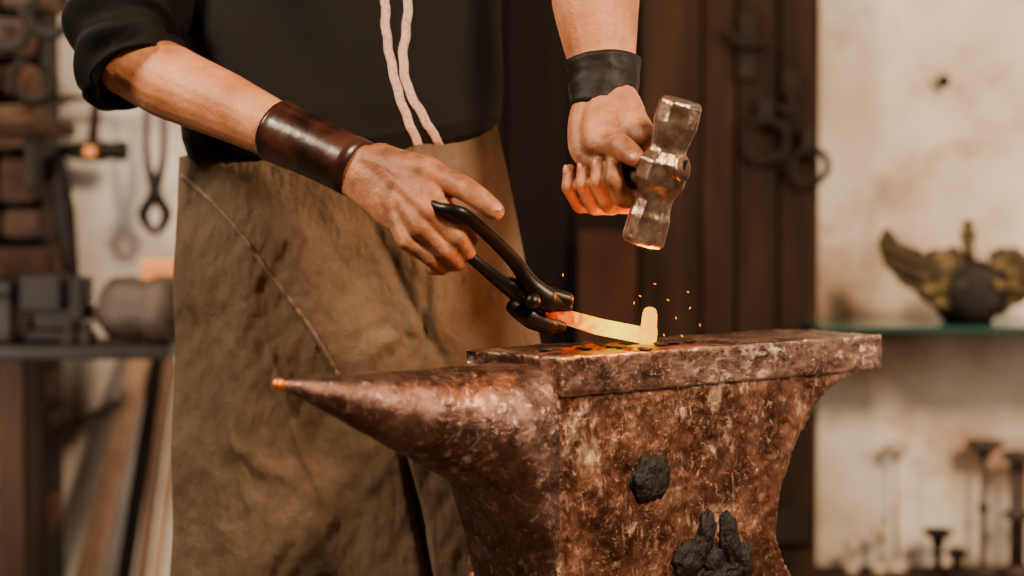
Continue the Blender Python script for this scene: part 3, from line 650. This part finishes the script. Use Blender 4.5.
for i, (px, py, lab) in enumerate([(8,28,'horseshoe nearest the frame edge hanging upper left on the brick pier'), (50,14,'horseshoe hanging highest on the brick pier at upper left'), (34,80,'horseshoe hanging lowest, just above the wooden shelf')]):
    c = W(px, py, 1.45)
    if hs_src is None:
        bm = bmesh.new(); torus(bm, c, .034, .009, V((0,1,0)), math.radians(-60), math.radians(240), 22, 8)
        hs_src = o = obj('horseshoe', bm, M['iron'], org=c)
    else:
        o = hs_src.copy(); COL.objects.link(o); o.location = c
    tag(o, lab, 'horseshoe', 'horseshoes on the brick pier')
# ------------------------------------------------------------------ middle background ironwork
def ring_thing(px, py, R, Y, label):
    c = W(px, py, Y); t = thing('door_ring', c, label, 'door ring', 'iron rings on the door')
    b = bmesh.new(); torus(b, c, R, .006, V((.15,1,0))); obj('ring', b, M['iron_rust'], t)
    b = bmesh.new(); boxc(b, c+V((-.014, .0, R-.012)), c+V((.014, DY-Y-.001, R+.035))); obj('plate', b, M['iron_rust'], t, smooth=False, bevel=.003)
ring_thing(766,140,.036,DY-.03,'left iron ring hanging on the dark plank door')
ring_thing(810,166,.030,DY-.03,'right smaller iron ring hanging on the dark plank door')
c = W(747,60,DY-.02); lt = thing('door_latch', c, 'black iron latch high on the plank door', 'latch')
bm = bmesh.new(); boxc(bm, W(738,10,DY-.015), W(756,80,DY-.001)); obj('plate', bm, M['iron_rust'], lt, smooth=False, bevel=.003)
bm = bmesh.new(); tube(bm, [W(728,30,DY-.02), W(745,45,DY-.03), W(770,40,DY-.03)], [.007,.008,.006], n=8); obj('bolt', bm, M['iron_rust'], lt)
c = W(790,90,DY-.02); lt = thing('door_hook', c, 'black hooked iron hasp on the plank door between latch and rings', 'hasp')
bm = bmesh.new(); boxc(bm, W(782,70,DY-.015), W(800,98,DY-.001)); obj('plate', bm, M['iron_rust'], lt, smooth=False, bevel=.003)
bm = bmesh.new(); tube(bm, [W(790,88,DY-.02), W(792,104,DY-.03), W(786,112,DY-.03), W(780,106,DY-.03)], [.005]*4, n=8); obj('hook', bm, M['iron_rust'], lt)
lean('board', W(608,470,1.42), W(608,232,1.58), .10, .02, M['wood_red'], 'dark reddish board added against the plank door for its lit lower panel', 'board')  # board put in where a lit door panel looks reddish
# ------------------------------------------------------------------ right background
GY = 1.42
gz = W(900,327,GY).z
gs = thing('glass_shelf', V((W(920,0,GY).x, 1.6, gz)), 'thin green-edged glass shelf on the plaster wall', 'shelf')
bm = bmesh.new(); boxc(bm, (W(823,0,GY).x, GY, gz-.008), (1.5,1.748,gz)); obj('pane', bm, M['glass'], gs, smooth=False, bevel=.001)
for px in (860, 1080):
    x = W(px,0,GY).x; bm = bmesh.new(); boxc(bm, (x-.006,1.60,gz-.022), (x+.006,1.749,gz-.009)); obj('bracket', bm, M['iron'], gs, smooth=False)
oc = V((W(974,0,1.52).x, 1.55, gz)); orn = thing('metal_ornament', oc, 'tarnished brass ornament with broad leaf wings around a dark bowl on the glass shelf', 'ornament')
bm = bmesh.new(); lathe(bm, [(0,0),(.04,0),(.045,.006),(.05,.014),(.066,.03),(.074,.058),(.066,.08),(.045,.098),(.03,.106),(0,.108)], oc, n=28); obj('bowl', bm, M['iron'], orn)
bm = bmesh.new(); lathe(bm, [(0,.105),(.014,.106),(.010,.125),(.012,.14),(.016,.15),(.008,.16),(.012,.17),(0,.176)], oc, n=16); obj('finial', bm, M['bronze'], orn)
for s in (-1, 1):
    bm = bmesh.new(); rings = []
    for i in range(41):
        t = i/40; x = s*(.02+.138*t); topz = .116+.008*math.sin(t*9)+.036*t*t+.006*abs(math.sin(t*13)); botz = .024+.088*t**1.9-.010*abs(math.sin(t*11))*(1-t)
        if t > .93: m_ = (topz+botz)/2; k_ = (1-t)/.07; topz = m_+(topz-m_)*k_; botz = m_+(botz-m_)*k_-.0005
        yy = -.075+.05*t
        rings.append([oc+V((x, yy-.018*math.sin(math.pi*j/11)+.009*math.sin(j*1.9+t*16), botz+(topz-botz)*j/11)) for j in range(12)])
    rings_to_bm(bm, rings, cap=False, closed=False)
    o = obj('wing', bm, M['bronze'], orn); q = o.modifiers.new('s', 'SOLIDIFY'); q.thickness = .004
bm = bmesh.new(); lathe(bm, [(0,-.012),(.044,-.012),(.052,-.006),(.050,.0),(.03,.004),(0,.005)], oc+V((0,-.090,.056)), V((0,-1,0)), 24); obj('medallion', bm, M['iron'], orn, label='dark round centre boss')
lz = W(900,600,GY).z
ls = thing('lower_shelf', V((W(920,0,GY).x, 1.6, lz)), 'lower shelf board holding the candle stands on the right wall', 'shelf')
bm = bmesh.new(); boxc(bm, (W(835,0,GY).x, GY, lz-.018), (1.5,1.749,lz)); obj('board', bm, M['wood_dark'], ls, smooth=False)
def stand(px, py, Y, r, m, label, stemr=.006):
    c = W(px, py, Y); h = c.z-lz; base = V((c.x, Y, lz)); t = thing('candle_stand', base, label, 'candle stand', 'candle stands on the lower shelf')
    b = bmesh.new(); lathe(b, [(0,0),(r*.9,0),(r*.8,.008),(stemr*1.5,.016),(0,.018)], base, n=20); obj('foot', b, m, t)
    b = bmesh.new(); lathe(b, [(0,.012),(stemr,.012),(stemr,h*.45),(stemr*2,h*.5),(stemr,h*.55),(stemr,h-.012),(0,h-.012)], base, n=12); obj('stem', b, m, t)
    b = bmesh.new(); lathe(b, [(0,h-.03),(stemr*1.2,h-.028),(r*.5,h-.012),(r,h-.004),(r,h+.004),(r*.4,h+.008),(0,h+.008)], base, n=20); obj('pan', b, m, t)
stand(897,446,1.70,.022,M['wax'],'tallest pale candle stand on the lower shelf',.005)
stand(984,444,1.68,.034,M['iron_grey'],'tall dark iron candle stand with wide pan',.006)
stand(938,532,1.66,.026,M['iron_rust'],'short dark iron candle stand between the tall ones',.008)
stand(957,552,1.60,.018,M['iron_rust'],'shortest dark iron candle stand, front of the row',.008)
stand(880,530,1.68,.016,M['wax'],'short pale candle stand left of the tall pale one',.005)
stand(852,545,1.68,.014,M['wax'],'short pale candle stand nearest the door',.005)
stand(1018,455,1.66,.03,M['iron_grey'],'grey-brown candle stand at the right picture edge',.014)
bm = bmesh.new(); c = W(941,82,1.745); lathe(bm, [(0,0),(.012,0),(.012,.006),(.005,.008),(.005,.03),(0,.03)], c-V((0,.026,0)), V((0,1,0)), 12)
single('iron_nail', bm, M['iron'], c, 'dark iron nail head in the plaster wall above the ornament', 'nail')
# ------------------------------------------------------------------ lights
def area(name, loc, tgt, size, e, col):
    l = bpy.data.lights.new(name, 'AREA'); l.size = size; l.energy = e; l.color = col
    o = bpy.data.objects.new(name, l); COL.objects.link(o); o.location = loc
    o.rotation_euler = (V(tgt)-V(loc)).to_track_quat('-Z', 'Y').to_euler()
area('key_light', (1.3,-1.5,2.3), (0,.1,.8), .42, 150, (1,.72,.46))
area('left_light', (-1.7,-.6,2.4), (-.1,.1,.9), .45, 88, (1,.78,.55))
area('right_wall_light', (1.45,.35,1.12), (.85,1.75,.82), .6, 17, (1,.82,.63))
area('right_top_light', (1.3,.6,2.2), (.85,1.75,1.1), .5, 9, (1,.78,.55))
area('left_wall_light', (-1.1,1.0,2.0), (-.85,1.75,.6), .5, 22, (1,.86,.72))
area('left_low_light', (-1.05,.75,.62), (-.72,1.75,.58), .35, 11, (1,.86,.72))
l = bpy.data.lights.new('bar_glow', 'POINT'); l.energy = 2.3; l.color = (1,.22,.0); l.shadow_soft_size = .02
o = bpy.data.objects.new('bar_glow', l); COL.objects.link(o); o.location = W(654,284,.09)
w = bpy.data.worlds.new('world'); bpy.context.scene.world = w; w.use_nodes = True
w.node_tree.nodes['Background'].inputs[0].default_value = (.9,.55,.32,1); w.node_tree.nodes['Background'].inputs[1].default_value = .025
